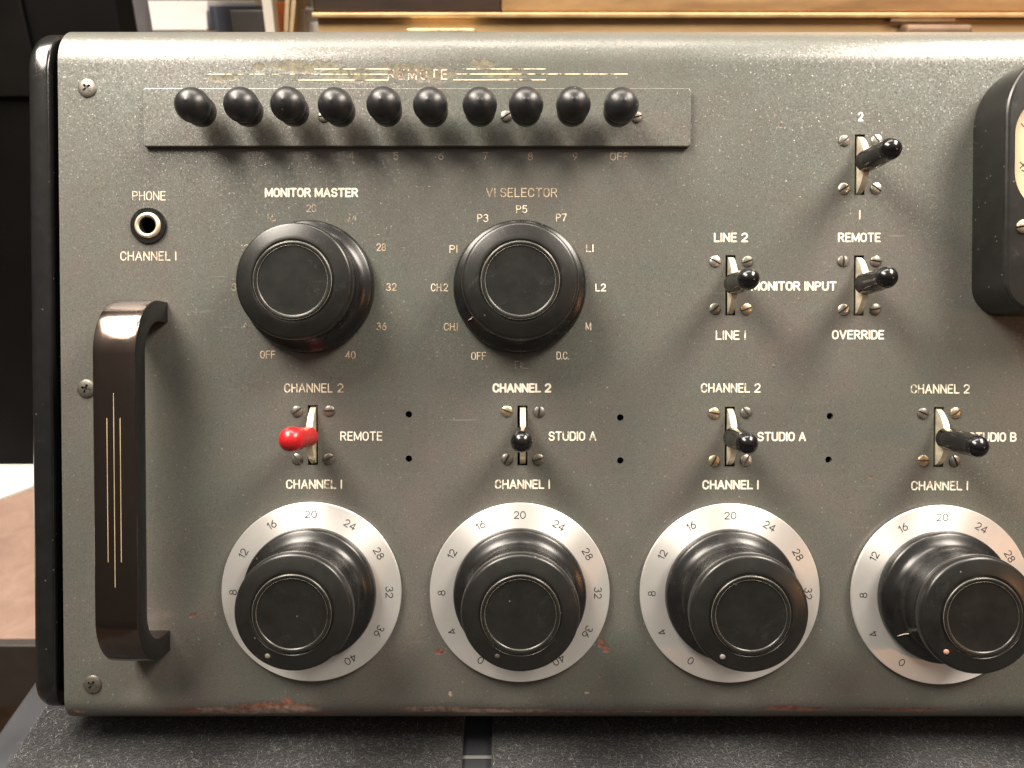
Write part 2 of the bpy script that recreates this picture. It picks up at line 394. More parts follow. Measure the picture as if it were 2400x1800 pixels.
GD['8'] = (.64, [arc(.32, .76, .27, .24, 0, 360, 24), arc(.32, .26, .33, .26, 0, 360, 24)])

def split_sharp(pl):
    outl = [[pl[0]]]
    for i in range(1, len(pl)):
        outl[-1].append(pl[i])
        if 0 < i < len(pl) - 1:
            a = Vector(pl[i]) - Vector(pl[i - 1]); b = Vector(pl[i + 1]) - Vector(pl[i])
            if a.length > 1e-6 and b.length > 1e-6 and a.angle(b) > R(48): outl.append([pl[i]])
    return outl
def ribbon(bm, pl, t, put, lift):
    """one rounded stroke; put(x, y, lift) -> 3D"""
    q = [Vector(pl[0])]
    for p in pl[1:]:
        if (Vector(p) - q[-1]).length > 1e-6: q.append(Vector(p))
    if len(q) < 2: return
    closed = (q[0] - q[-1]).length < 1e-5
    if closed: q = q[:-1]
    n = len(q); L = []; Rr = []
    for i in range(n):
        if closed: a, b = q[i - 1], q[(i + 1) % n]
        else: a, b = q[max(i - 1, 0)], q[min(i + 1, n - 1)]
        d = (b - a).normalized(); nn = Vector((-d.y, d.x)) * t
        L.append(q[i] + nn); Rr.append(q[i] - nn)
    vl = [bm.verts.new(put(p.x, p.y, lift)) for p in L]; vr = [bm.verts.new(put(p.x, p.y, lift)) for p in Rr]
    for i in range(n if closed else n - 1):
        j = (i + 1) % n; bm.faces.new((vl[i], vr[i], vr[j], vl[j]))
    if not closed:
        for c, a, b, sgn in ((q[0], vl[0], vr[0], 1), (q[-1], vr[-1], vl[-1], 1)):
            d0 = (L[0] - q[0]) if a is vl[0] else (Rr[-1] - q[-1])
            prev = a
            for k in range(1, 6):
                an = math.pi * k / 6; v2 = Vector((d0.x * math.cos(an) - d0.y * math.sin(an), d0.x * math.sin(an) + d0.y * math.cos(an)))
                nv = bm.verts.new(put(c.x + v2.x, c.y + v2.y, lift))
                bm.faces.new((prev, nv, b)) if k < 6 else None
                prev = nv
def text_mesh(bm, s, cx, cz, width, height, t, font=G, rot=0.0, depth=0.06 * MM, gap=.24, y0=0.0):
    """text centred on (cx, cz) of the panel, fitted to width (None = natural)"""
    items = []; x = 0
    for ch in s:
        if ch == ' ': x += .36; continue
        wd, st = font[ch]
        if ch == '.': x -= .08
        items.append((x, st)); x += wd + gap
    nat = max(x - gap, .001); sx = (width / nat) if width else height
    ca, sa = math.cos(rot), math.sin(rot); k = 0
    for x0, st in items:
        for pl in st:
            scaled = [((x0 + px - nat / 2) * sx, (py - .5) * height) for px, py in pl]
            for sub in split_sharp(scaled):
                k += 1
                ribbon(bm, sub, t, lambda X, Z, l: (cx + X * ca - Z * sa, y0 - l, cz + X * sa + Z * ca), depth + (k % 9) * 0.004 * MM)

# ------------------------------------------------------------------ the console
console = thing('mixing_console', 'grey green enamel broadcast mixing console with black bakelite knobs, lever switches and a bronze handle', 'mixing console')
console.matrix_world = CON
XL = P(141, 700).x
XR = 0.62
R1, ZT = 17 * MM, 118.3 * MM
R2, ZB = 10 * MM, -129.8 * MM
BACK = (math.cos(TILT), math.sin(TILT))     # world-horizontal "backwards" in console (y, z)
def outline(r1, zt, r2, zb, front, depth, n=10):
    """(y, z) profile of the console, from the bottom rear round the front to the top rear"""
    pts = []
    fall = R(4.0)                               # the top falls away a little towards the rear
    a1 = R(90) - TILT + fall; a2 = R(90) + TILT
    arc_b = [(front + r2 - r2 * math.cos(a2 * i / n), zb - r2 * math.sin(a2 * i / n)) for i in range(n + 1)]
    arc_t = [(front + r1 - r1 * math.cos(a1 * i / n), zt + r1 * math.sin(a1 * i / n)) for i in range(n + 1)]
    e0 = arc_b[-1]; pts.append((e0[0] + BACK[0] * depth, e0[1] + BACK[1] * depth)); pts += list(reversed(arc_b))
    pts += [(front, zb + 1.5 * MM), (front, zt - 1.5 * MM)] + arc_t
    e1 = arc_t[-1]; tb = (math.cos(TILT - fall), math.sin(TILT - fall))
    pts.append((e1[0] + tb[0] * .0015, e1[1] + tb[1] * .0015))
    Yr = pts[0][0] * math.cos(TILT) + pts[0][1] * math.sin(TILT); Ye = e1[0] * math.cos(TILT) + e1[1] * math.sin(TILT)
    dd = (Yr - Ye) / math.cos(fall); pts.append((e1[0] + tb[0] * dd, e1[1] + tb[1] * dd)); return pts
T = 2 * MM
outer = outline(R1, ZT, R2, ZB, 0, .24, 14)
inner = outline(R1 - T, ZT, R2 - T, ZB, T, .24, 14)
def shell():
    loop = outer + list(reversed(inner))
    bm = bmesh.new(); prismx(bm, loop, XL, XR)
    return finish(bm, 'front_panel', None)
SW = [  # slot centre (photo px), lever tip (photo px), kind, screw finishes
 ((2015, 386), (2086, 349), 'b', 'dnnn', (40, 125, 30, -38)),
 ((1712, 668.5), (1753.7, 653.7), 'b', 'nddb', (-30, 20, 40, 20)),
 ((2013, 669), (2077, 650), 'b', 'ddnd', (88, -12, 38, 8)),
 ((733, 1020), (683.5, 1030), 'r', 'dddd', (36, 0, -50, 30)),
 ((1224.5, 1020.8), (1222.5, 1035), 'b', 'bddd', (-25, 85, 62, 18)),
 ((1710.5, 1023.5), (1750, 1039), 'b', 'bdbn', (-12, -55, 62, 60)),
 ((2200, 1024.5), (2289, 1046), 'b', 'dbbd', (-25, 38, 0, -70)),
]
HOLES = [(883, 895), (883, 991), (1340, 902), (1340, 995), (1793, 899), (1790, 993)]
JACK = P(349, 529)
cut = bmesh.new()
for (c, *_r) in SW:
    p = P(*c); box(cut, p.x - 1.95 * MM, p.x + 1.95 * MM, -5 * MM, 6 * MM, p.z - 11.7 * MM, p.z + 11.7 * MM)
for (u, v) in HOLES:
    p = PD(u, v); prism(cut, [(p.x + 1.3 * MM * math.cos(R(a)), p.z + 1.3 * MM * math.sin(R(a))) for a in range(0, 360, 15)], -5 * MM, 6 * MM)
prism(cut, [(JACK.x + 3.4 * MM * math.cos(R(a)), JACK.z + 3.4 * MM * math.sin(R(a))) for a in range(0, 360, 10)], -5 * MM, 6 * MM)
bmesh.ops.recalc_face_normals(cut, faces=cut.faces)
pm = boolean(shell(), finish(cut, 'cutter', None)); pm.name = 'front_panel'
pm.shade_smooth(); pm.set_sharp_from_angle(angle=R(30))
panel = link('front_panel', pm, M['panel'], console)
# case body, set back behind the panel so that the slots open on darkness
bm = bmesh.new(); prismx(bm, outline(R1 - 3 * MM, ZT - 2 * MM, R2 - 3 * MM, ZB + 2 * MM, 14 * MM, .215, 10), XL - 3.2 * MM, XR + 3.2 * MM)
link('case', finish(bm, 'case', 30), M['case'], console)
# end caps with softly rounded edges
for side in (0, 1):
    x0, x1 = (P(66, 700).x, P(122, 700).x) if side == 0 else (XR + 3.2 * MM, XR + 12.5 * MM)
    bm = bmesh.new(); prismx(bm, outline(R1 + 3 * MM, ZT - 3.5 * MM, R2 + 3 * MM, ZB + 6.5 * MM, -.8 * MM, .235, 14), x0, x1)
    bmesh.ops.recalc_face_normals(bm, faces=bm.faces)
    es = [e for e in bm.edges if len({round(v.co.x, 6) for v in e.verts}) == 1]
    eo = [e for e in es if abs(e.verts[0].co.x - (x0 if side == 0 else x1)) < 1e-6]
    ei = [e for e in es if e not in eo]
    bmesh.ops.bevel(bm, geom=eo, offset=4.2 * MM, segments=6, profile=.5, affect='EDGES', clamp_overlap=True)
    ei = [e for e in bm.edges if len({round(v.co.x, 6) for v in e.verts}) == 1 and abs(e.verts[0].co.x - (x1 if side == 0 else x0)) < 1e-6]
    bmesh.ops.bevel(bm, geom=ei, offset=1.2 * MM, segments=3, profile=.5, affect='EDGES', clamp_overlap=True)
    link('end_cap', finish(bm, 'end_cap', 50), M['endcap'], console)
# rubber feet under the case (world-vertical pucks)
for fx in (-.15, .59):
    for fy in (.02, .17):
        me = lathe(mmp([(0, 0), (9, 0), (9.5, 1), (9.5, 14.0), (0, 14.0)]), 32, 'rubber_foot')
        wpos = Vector((fx, fy, 0)); o = link('rubber_foot', me, M['rubber'], console)
        o.matrix_local = CON.inverted() @ Matrix.Translation(wpos) @ Matrix.Rotation(R(-90), 4, 'X')

# ------------------------------------------------------------------ panel lettering
LET = [  # text, x0, x1, y centre, height (all on the photo at 2212 px), finish, stroke half width mm
 ('PHONE', 286, 358, 423, 20, 'thin', .19), ('CHANNEL 1', 260, 381, 553, 20, 'thin', .21),
 ('MONITOR MASTER', 572, 774, 416, 20.5, 'paint', .33), ('V1 SELECTOR', 1050, 1204, 416, 20, 'faint', .22),
 ('20', 662, 683, 450, 17, 'ghost', .17), ('24', 749, 771, 470, 17, 'ghost', .18), ('28', 813, 834, 534, 17, 'faint', .2),
 ('32', 834, 857, 620, 17, 'faint', .2), ('36', 813, 835, 705, 17, 'faint', .2), ('40', 746, 768, 767, 17, 'faint', .2),
 ('OFF', 562, 595, 766, 17, 'faint', .2), ('4', 525, 536, 703, 16, 'ghost', .17), ('16', 578, 596, 470, 17, 'ghost', .18), ('8', 500, 511, 620, 16, 'ghost', .17), ('12', 522, 540, 536, 16, 'ghost', .17),
 ('P5', 1115, 1139, 452, 17, 'thin', .19), ('P3', 1031, 1055, 471, 17, 'thin', .18), ('P7', 1201, 1224, 470, 17, 'thin', .18),
 ('P1', 971, 988, 538, 17, 'thin', .18), ('L1', 1266, 1282, 536, 17, 'worn', .2), ('CH.2', 931, 968, 621, 17, 'thin', .18), ('L2', 1286, 1309, 621, 17, 'paint', .2),
 ('CH.1', 959, 989, 706, 17, 'faint', .18), ('M', 1265, 1277, 705, 17, 'thin', .18), ('OFF', 1018, 1050, 769, 17, 'thin', .17), ('D.C.', 1202, 1228, 768, 17, 'thin', .17), ('FIL.', 1112, 1141, 788, 17, 'ghost', .17),
 ('1', 467, 467, 336, 17, 'ghost', .17), ('2', 559, 570, 336, 17, 'ghost', .17), ('3', 656, 667, 336, 17, 'ghost', .17), ('4', 753, 765, 336, 17, 'ghost', .17),
 ('5', 850, 861, 337, 17, 'faint', .17), ('6', 947, 958, 337, 17, 'faint', .17), ('7', 1043, 1054, 337, 17, 'faint', .17), ('8', 1140, 1151, 338, 17, 'faint', .17), ('9', 1237, 1248, 338, 17, 'faint', .17), ('OFF', 1318, 1358, 338, 17, 'faint', .17),
 ('2', 1853, 1865, 252, 20, 'paint', .28), ('1', 1857, 1857, 464, 20, 'paint', .22),
 ('LINE 2', 1542, 1616, 513, 20.5, 'paint', .28), ('REMOTE', 1810, 1902, 513, 20.5, 'paint', .27), ('MONITOR INPUT', 1622, 1807, 618, 20.5, 'paint', .33),
 ('LINE 1', 1546, 1611, 724, 20.5, 'worn', .28), ('OVERRIDE', 1797, 1910, 723, 20.5, 'paint', .3),
 ('CHANNEL 2', 614, 742, 838, 20, 'thin', .23), ('CHANNEL 2', 1064, 1191, 838, 20.5, 'paint', .34), ('CHANNEL 2', 1514, 1643, 838, 20.5, 'worn', .28), ('CHANNEL 2', 1967, 2095, 840, 20.5, 'worn', .27),
 ('REMOTE', 735, 826, 942, 20, 'paint', .22), ('STUDIO A', 1185, 1288, 942, 20.5, 'worn', .29), ('STUDIO A', 1636, 1741, 943, 20.5, 'paint', .29), ('STUDIO B', 2092, 2196, 944, 20.5, 'paint', .3),
 ('CHANNEL 1', 618, 739, 1046, 20.5, 'worn', .29), ('CHANNEL 1', 1069, 1188, 1046, 20.5, 'worn', .31), ('CHANNEL 1', 1517, 1639, 1047, 20.5, 'paint', .31), ('CHANNEL 1', 1968, 2091, 1049, 20.5, 'worn', .29),
]
for (s, x0, x1, yc, hh, fin, t) in LET:
    a, b = PD(x0, yc), PD(x1, yc); k = (PD(0, yc - .5).z - PD(0, yc + .5).z)
    bm = bmesh.new(); t *= MM * (1.12 if fin == 'paint' else 1.0)
    wd = (b.x - a.x) - 2 * t
    text_mesh(bm, s, (a.x + b.x) / 2, (a.z + b.z) / 2, wd if x1 > x0 else None, hh * k - 2 * t, t)
    link('inscription', finish(bm, 'inscription', None), M[fin], panel)
# heading over the push buttons: three ruled lines broken by the word REMOTE
bm = bmesh.new()
for (u0, u1, v) in ((680, 838, 149), (1000, 1178, 149), (450, 838, 160.5), (985, 1355, 160), (628, 838, 173), (980, 1178, 172.5)):
    a, b = PD(u0, v), PD(u1, v); ribbon(bm, [(a.x, a.z), (b.x, b.z)], .17 * MM, lambda X, Z, l: (X, -l, Z), .06 * MM)
link('ruled_line', finish(bm, 'ruled_line', None), M['goldline'], panel)
bm = bmesh.new(); a, b = PD(838, 161), PD(966, 161); text_mesh(bm, 'REMOTE', (a.x + b.x) / 2, a.z, b.x - a.x - .4 * MM, 20 * .18 * MM, .25 * MM, gap=.42)
link('inscription', finish(bm, 'inscription', None), M['scraped'], panel)

# ------------------------------------------------------------------ screws
def slotted_head():
    dome = lathe(mmp([(0, -1), (2.2, -1), (2.25, 0), (2.2, .25)] + [(2.2 * math.cos(R(a)), .25 + .65 * math.sin(R(a))) for a in (15, 30, 45, 60, 75)] + [(0, .9)]), 40, 'dome')
    c = bmesh.new(); box(c, -4 * MM, 4 * MM, -3 * MM, .6 * MM, -.31 * MM, .31 * MM)
    return boolean(dome, finish(c, 'c', None))
def phillips_head():
    r = 3.6
    dome = lathe(mmp([(0, -1), (r, -1), (r, .2)] + [(r * math.cos(R(a)), .2 + .75 * math.sin(R(a))) for a in (15, 30, 45, 60, 75)] + [(0, .95)]), 48, 'dome')
    c = bmesh.new(); box(c, -1.75 * MM, 1.75 * MM, -3 * MM, .6 * MM, -.45 * MM, .45 * MM)
    d1 = finish(c, 'c', None); me = boolean(dome, d1)
    c = bmesh.new(); box(c, -.45 * MM, .45 * MM, -3 * MM, .65 * MM, -1.75 * MM, 1.75 * MM)
    return boolean(me, finish(c, 'c', None))
sl0 = slotted_head(); ph0 = phillips_head()
def variant(me, mat, ang=28):
    c = me.copy(); c.materials.clear(); c.materials.append(mat); c.shade_smooth(); c.set_sharp_from_angle(angle=R(ang)); return c
SLM = {k: variant(sl0, M[m]) for k, m in (('d', 's_dark'), ('b', 's_brass'), ('n', 's_nickel'))}
PHM = variant(ph0, M['s_dark'])
washer = lathe(mmp([(2.3, 0), (2.35, .12), (3.1, .1), (3.2, 0)]), 32, 'washer')
def screw(kind, loc, ang, parent):
    o = link('screw', SLM[kind], None, parent, loc); o.rotation_euler = (0, -R(ang), 0); return o
for (u, v, a) in ((205, 207, 50), (203, 911, 20), (217, 1604, 35)):
    o = link('panel_screw', PHM, None, console, P(u, v)); o.rotation_euler = (0, R(a), 0)

# ------------------------------------------------------------------ push button bank
p0, p1 = P(333, 206, 2.4 * MM), P(1619, 343, 2.4 * MM)
bm = bmesh.new(); a, b = prism(bm, rrect(p0.x, p1.x, p1.z, p0.z, 1.1 * MM, 4), 0, -2.4 * MM)
bmesh.ops.recalc_face_normals(bm, faces=bm.faces)
bmesh.ops.bevel(bm, geom=[e for e in bm.edges if all(v in b for v in e.verts)], offset=.35 * MM, segments=2, profile=.5, affect='EDGES')
bank = link('button_plate', finish(bm, 'button_plate', 18), M['panel'], console)
prof = [(2.2, 0), (2.2, 5.2), (5.0, 5.4), (5.6, 5.8), (5.8, 6.6), (5.85, 8.5), (5.95, 10.4)] + [(6.4 * math.cos(R(a)), 14.4 + 6.4 * math.sin(R(a))) for a in range(-28, 90, 8)] + [(0, 21)]
btn = lathe(mmp(prof), 56, 'push_button'); btn.materials.append(M['knobball'])
for i in range(10):
    q = PD(454 + (1329.5 - 454) / 9 * i, 256 + random.uniform(-1, 1))
    o = link('push_button', btn, None, bank, (q.x, -2.0 * MM, q.z))
    o.rotation_euler = (R(random.uniform(-1.2, 1.2)), R(random.uniform(0, 360)), R(random.uniform(-1.2, 1.2)))
for (u, v, a) in ((1186, 273, 35), (1492, 275, 15), (759, 274, 0)):
    q = P(u, v, 2.4 * MM); screw('d', (q.x, -2.4 * MM, q.z), a, bank)

# ------------------------------------------------------------------ phone jack
jk = lathe(mmp([(0, .0)] if 0 else [(5.0, 0), (6.9, 0), (7.0, .6), (6.8, 1.0), (5.1, 1.0)]), 64, 'phone_jack')
jack = link('phone_jack', jk, M['jackblack'], console, JACK)
link('jack_socket', lathe(mmp([(0, -7), (3.05, -7), (3.05, 1.35), (3.2, 1.3), (3.2, -7.1), (0, -7.1)]), 48, 'jack_socket'), M['case'], jack)
link('bushing', lathe(mmp([(3.25, -1), (3.25, 1.0)] + rnd((3.25, 1.0), (3.3, 1.9), (4.0, 2.0)) + rnd((4.0, 2.0), (5.0, 2.0), (5.1, .7)) + [(5.1, 0)]), 64, 'bushing'), M['brass'], jack)

# ------------------------------------------------------------------ carry handle
hx = P(350, 1100).x; hw = 15.3 * MM; ht = 8.0 * MM; hz1 = P(350, 708).z - ht / 2; hz0 = P(350, 1525).z + ht / 2; hh = 28 * MM - ht / 2; cr = 16.5 * MM
path = [(0, hz1), ((hh - cr) * .5, hz1)]
path += [(hh - cr + cr * math.sin(R(a)), hz1 - cr + cr * math.cos(R(a))) for a in range(0, 91, 6)]
path += [(hh, hz1 + (hz0 - hz1) * t) for t in (.3, .5, .7)]
path += [(hh - cr + cr * math.cos(R(a)), hz0 + cr - cr * math.sin(R(a))) for a in range(0, 91, 6)]
path += [((hh - cr) * .5, hz0), (0, hz0)]
sec = []     # (x, n) with n = outward
cb = 0.42 * MM
for (cx, cn, a0) in ((1, 1, 0), (-1, 1, 90), (-1, -1, 180), (1, -1, 270)):
    for i in range(4):
        a = R(a0 + 30 * i); sec.append((cx * (hw / 2 - cb) + cb * math.cos(a), cn * (ht / 2 - cb) + cb * math.sin(a)))
    if (cx, cn) == (1, 1):
        for k in (.6, .3, 0, -.3, -.6): sec.append((k * hw / 2, ht / 2 + .22 * MM * (1 - k * k)))
bm = bmesh.new(); rings = []
for i, (h, z) in enumerate(path):
    a, b = path[max(i - 1, 0)], path[min(i + 1, len(path) - 1)]
    d = Vector((b[0] - a[0], b[1] - a[1])).normalized(); nrm = Vector((-d.y, d.x))   # for d=(1,0): n=(0,1) outward at the top leg
    rings.append([bm.verts.new((sx, -(h + nrm.x * sn), z + nrm.y * sn)) for sx, sn in sec])
for a, b in zip(rings, rings[1:]):
    for i in range(len(sec)):
        j = (i + 1) % len(sec); bm.faces.new((a[i], a[j], b[j], b[i]))
bm.faces.new(rings[0]); bm.faces.new(list(reversed(rings[-1])))
handle = link('carry_handle', finish(bm, 'carry_handle', 22), M['bronze'], console, (hx, 0, 0))
handle.data.materials.append(M['lever'])
for f in handle.data.polygons:
    if abs(f.normal.x) > .9: f.material_index = 1
for (u, v0, v1) in ((252, 980, 1318), (268, 922, 1377), (283, 980, 1318)):
    a, b = P(u, v0, 28.2 * MM), P(u, v1, 28.2 * MM); xm = (a.x + b.x) / 2 - hx
    bm = bmesh.new(); box(bm, xm - .13 * MM, xm + .13 * MM, -28.28 * MM, -27.8 * MM, b.z, a.z, .04 * MM, 1)
    link('pinstripe', finish(bm, 'pinstripe', 30), M['gold'], handle)

# ------------------------------------------------------------------ knobs
def knob_profiles(H):
    """H: overall height of the knob"""
    n = H - 12.5
    skirt = [(20, 0), (25.2, 0)] + rnd((25.2, .2), (25.7, .8), (25.65, 2.2), 4) + rnd((25.6, 2.8), (25.5, 4.4), (24.4, 4.9), 8) + [(23.2, 5.4)] + rnd((22.4, 5.8), (19.6, 7.4), (19.6, 12.0), 14) + rnd((19.7, n + 1.4), (20.0, n + 3.4), (20.9, n + 3.7), 6) + [(21.0, n + 3.9), (20.8, n + 4.2)]
    cap = [(20.5, n + 4.15), (20.9, n + 4.3), (21.2, n + 4.8)] + rnd((21.3, n + 5.4), (21.6, n + 9.1), (20.0, n + 9.4), 10) + rnd((20.0, n + 9.4), (17.8, n + 10.0), (15.3, n + 10.5), 5) + [(15.0, n + 10.5), (14.75, n + 10.25), (14.5, n + 10.2), (14.2, n + 10.2)]
    ring = [(14.22, n + 10.1)] + rnd((14.15, n + 10.6), (14.0, n + 11.15), (13.6, n + 11.2), 5) + [(13.2, n + 11.15)] + rnd((12.9, n + 11.1), (12.6, n + 11.0), (12.45, n + 10.8), 4)
    disc = [(12.4, n + 10.75), (12.0, n + 10.72), (6, n + 10.8), (0, n + 10.85)]
    return [mmp(x) for x in (skirt, cap, ring, disc)]
def knob_meshes(H):
    s, c, r, d = knob_profiles(H)
    rows = ((s, 'skirt', M['bake']), (c, 'cap', M['bakeface']), (r + d, 'cap_disc', M['bakeface']))
    res = []
    for pr, nm, mt in rows:
        me = lathe(pr, 112, nm, 38); me.materials.append(mt); res.append(me)
    rim = lathe(mmp([(14.15, -.02), (14.06, .3), (13.82, .62)]), 8, 'x'); bpy.data.meshes.remove(rim)
    return res
selA = knob_meshes(26.5); lvlA = knob_meshes(29.6)
def ringmesh(r, h, t, mat, name='worn_edge', seg=112):
    pr = [(r + t * math.cos(R(a)), h + t * math.sin(R(a))) for a in range(0, 361, 40)]
    me = lathe(mmp(pr), seg, name, 60); me.materials.append(mat); return me
def build_knob(meshes, name, parent, loc, H, tilt=(0, 0), edge=.10):
    sk, cp, ds = meshes
    o = link(name, sk, None, parent, loc); o.rotation_euler = (R(tilt[0]), 0, R(tilt[1]))
    c = link('knob_cap', cp, None, o); link('cap_disc', ds, None, o)
    link('worn_edge', ringmesh(14.02, H - 1.62, edge, M['rim']), None, o)
    link('worn_edge', ringmesh(12.62, H - 1.52, edge * .55, M['rim']), None, o)
    return o
for (u, v) in ((725, 673), (1218, 673)):
    k = build_knob(selA, 'selector_knob', console, P(u, v), 26.5, edge=.10)
# scratch of paint on the second knob's skirt
dial0 = None
DIALS = [(733, 1384), (1218, 1385.5), (1707, 1387), (2199, 1391)]
dp = lathe(mmp([(0, 0), (34.6, 0), (34.9, .3), (34.9, 1.3), (34.7, 1.55), (34.4, 1.6), (10, 1.6), (0, 1.6)]), 160, 'dial_plate', 30); dp.materials.append(M['dial'])
hub = lathe(mmp([(28, 0), (28, .7)]), 8, 'h'); bpy.data.meshes.remove(hub)
bm = bmesh.new()
for i in range(11):
    th = R(-150 + 30 * i); r = 30.35 * MM
    text_mesh(bm, str(4 * i), r * math.sin(th), r * math.cos(th), None, 2.65 * MM, .16 * MM, GD, -th, 0.05 * MM, .28)
num = finish(bm, 'numerals', None); num.materials.append(M['ink'])
dot = lathe(mmp([(1.05, -.8), (1.0, .15), (.75, .4), (.4, .5), (0, .52)]), 20, 'index_dot')
dotmats = [simple('dot_grey', (0.13, 0.115, 0.10), .5), simple('dot_dark', (0.045, 0.04, 0.036), .5), simple('dot_grey_pale', (0.16, 0.145, 0.135), .5), simple('dot_pink', (0.36, 0.19, 0.14), .5)]
DOTPX = [(627, 1538), (1166, 1538), (1694, 1540), (2219, 1528)]
for i, (u, v) in enumerate(DIALS):
    c = P(u, v)
    plate = link('dial_plate', dp, None, console, (c.x, -.9 * MM, c.z))
    link('numerals', num, None, plate, (0, -1.6 * MM, 0))
    o = build_knob(lvlA, 'level_knob', console, (c.x, -3.0 * MM, c.z), 29.6, edge=.065)
    q = P(DOTPX[i][0], DOTPX[i][1], 30.3 * MM)
    d = dot.copy(); d.materials.append(dotmats[i])
    link('index_dot', d, None, o, (q.x - c.x, -27.0 * MM, q.z - c.z))
# pointer strokes on two skirts
def stroke(parent, pts, t=.22):
    """a thin filled line lying along 3D points"""
    bm = bmesh.new(); prev = None
    for i, p in enumerate(pts):
        p = Vector(p); a = Vector(pts[max(i - 1, 0)]); b = Vector(pts[min(i + 1, len(pts) - 1)]); d = (b - a).normalized()
        s1 = d.orthogonal().normalized() * t * MM; s2 = d.cross(s1).normalized() * t * MM
        ring = [bm.verts.new(p + s1 * math.cos(R(an)) + s2 * math.sin(R(an))) for an in range(0, 360, 60)]
        if prev:
            for k in range(6): bm.faces.new((prev[k], prev[(k + 1) % 6], ring[(k + 1) % 6], ring[k]))
        else: bm.faces.new(ring)
        prev = ring
    bm.faces.new(prev)
    return link('pointer_mark', finish(bm, 'pointer_mark', 60), M['paint'], parent)
kn = [o for o in console.children if o.name.startswith('selector_knob')]
lv = [o for o in console.children if o.name.startswith('level_knob')]
def radial(rh, ang): return [(r * MM * math.cos(R(ang)), -h * MM, r * MM * math.sin(R(ang))) for r, h in rh]
stroke(kn[1], radial([(23.9, 5.2), (22.2, 6.3), (21.0, 7.8)], -146), .13)
stroke(lv[3], radial([(24.2, 5.0), (22.2, 6.3), (20.8, 8.2)], -144), .16)

# ------------------------------------------------------------------ lever switches
def capsule(p, q, r0, r1, name, bulb=1.0, seg=28):
    """bullet handle from p to tip centre q (console space, relative)"""
    p, q = Vector(p), Vector(q); L = (q - p).length
    pr = [(0, -.4 * MM), (r0 * .86, -.4 * MM), (r0, .3 * MM), (r0, L * .35), (r0 * .99, L * .62), (r1 * .985, L * .86)] + [(r1 * math.cos(R(a)), L + r1 * math.sin(R(a))) for a in range(-12, 90, 8)] + [(0, L + r1)]
    me = lathe(pr, seg, name, 60)
    rot = Vector((0, -1, 0)).rotation_difference((q - p).normalized()).to_matrix().to_4x4()
    me.transform(Matrix.Translation(p) @ rot); return me
def redcap(p, q, name):
    p, q = Vector(p), Vector(q); L = (q - p).length
    pr = [(0, -.5 * MM)] + mmp([(2.8, -.3), (3.5, .6), (3.85, 2.2), (3.95, 4.5), (3.85, 7.5), (3.8, 9.5)]) + [(3.95 * MM, L * .62), (4.3 * MM, L * .76)] + [(4.55 * MM * math.cos(R(a)), L + 4.55 * MM * math.sin(R(a))) for a in range(-24, 90, 8)] + [(0, L + 4.55 * MM)]
    me = lathe(pr, 32, name, 60)
    rot = Vector((0, -1, 0)).rotation_difference((q - p).normalized()).to_matrix().to_4x4()
    me.transform(Matrix.Translation(p) @ rot); return me
def cam_mesh():
    """thin metal segment that swings in the slot"""
    rr, cy = 12.0, 5.6      # crest 5.8 mm in front of the panel
    pts = [(rr * MM * math.sin(R(a)), (rr * math.cos(R(a)) - cy) * MM) for a in range(-70, 71, 5)]   # (z, h)
    bm = bmesh.new(); prismx(bm, [(-h, z) for z, h in pts], -1.1 * MM, 1.1 * MM)
    bmesh.ops.recalc_face_normals(bm, faces=bm.faces)
    return finish(bm, 'lever_switch', 30)
cm = cam_mesh(); cm.materials.append(M['nickel'])
for (c, tip, kind, scr, angs) in SW:
    q = P(*c); sw = link('lever_switch', cm, None, console, (q.x + (.15 * MM), 0, q.z))
    th = (28.5 if kind == 'r' else (28.5 if c[0] == 2200 else 26)) * MM
    tp = P(tip[0], tip[1], th)
    base = (0, -5.4 * MM, 0); tl = (tp.x - sw.location.x, -th, tp.z - q.z)
    if kind == 'r':
        o = link('lever_handle', redcap(base, tl, 'lever_handle'), M['red'], sw); o['label'] = 'lever covered by a red sleeve'
    else: link('lever_handle', capsule(base, tl, 4.2 * MM, 4.0 * MM, 'lever_handle'), M['lever'], sw)
    for k, (sx, sz) in enumerate(((-1, 1), (1, 1), (-1, -1), (1, -1))):
        screw(scr[k], (sx * 6.25 * MM + random.uniform(-.15, .15) * MM, 0, sz * 9.3 * MM + random.uniform(-.2, .2) * MM), angs[k], sw)

# ------------------------------------------------------------------ level meter at the right
MH = 21 * MM
bx0 = P(2279, 500).x; bz0 = P(2279, 742).z; bz1 = P(2400, 150).z; bx1 = bx0 + 106 * MM
def body_loop(h_in): return rrect(bx0 + h_in, bx1 - h_in, bz0 + h_in, bz1 - h_in, 0, 14, (26 * MM - h_in, 26 * MM - h_in, 11.5 * MM - h_in, 11.5 * MM - h_in))
wx0 = P(2379, 360, MH).x; wz1 = P(2400, 215, MH).z; wz0 = P(2400, 500, MH).z; wx1 = bx1 - (wx0 - bx0)
bm = bmesh.new()
loops = []
for h, ins in ((0, 0), (MH - 1.6 * MM, .35 * MM), (MH - .8 * MM, .6 * MM), (MH - .25 * MM, 1.1 * MM), (MH, 1.9 * MM)):
    loops.append([bm.verts.new((x, -h, z)) for x, z in body_loop(ins)])
for h, ins in ((MH, 0), (MH - .5 * MM, .3 * MM), (MH - 2.4 * MM, .7 * MM)):
    loops.append([bm.verts.new((x, -h, z)) for x, z in rrect(wx0 + ins, wx1 - ins, wz0 + ins, wz1 - ins, 15 * MM, 14)])
n = len(loops[0])
for a, b in zip(loops, loops[1:]):
    for i in range(n): bm.faces.new((a[i], a[(i + 1) % n], b[(i + 1) % n], b[i]))
meter = link('level_meter', finish(bm, 'level_meter', 13), M['endcap'] if False else M['bakeface'], console)
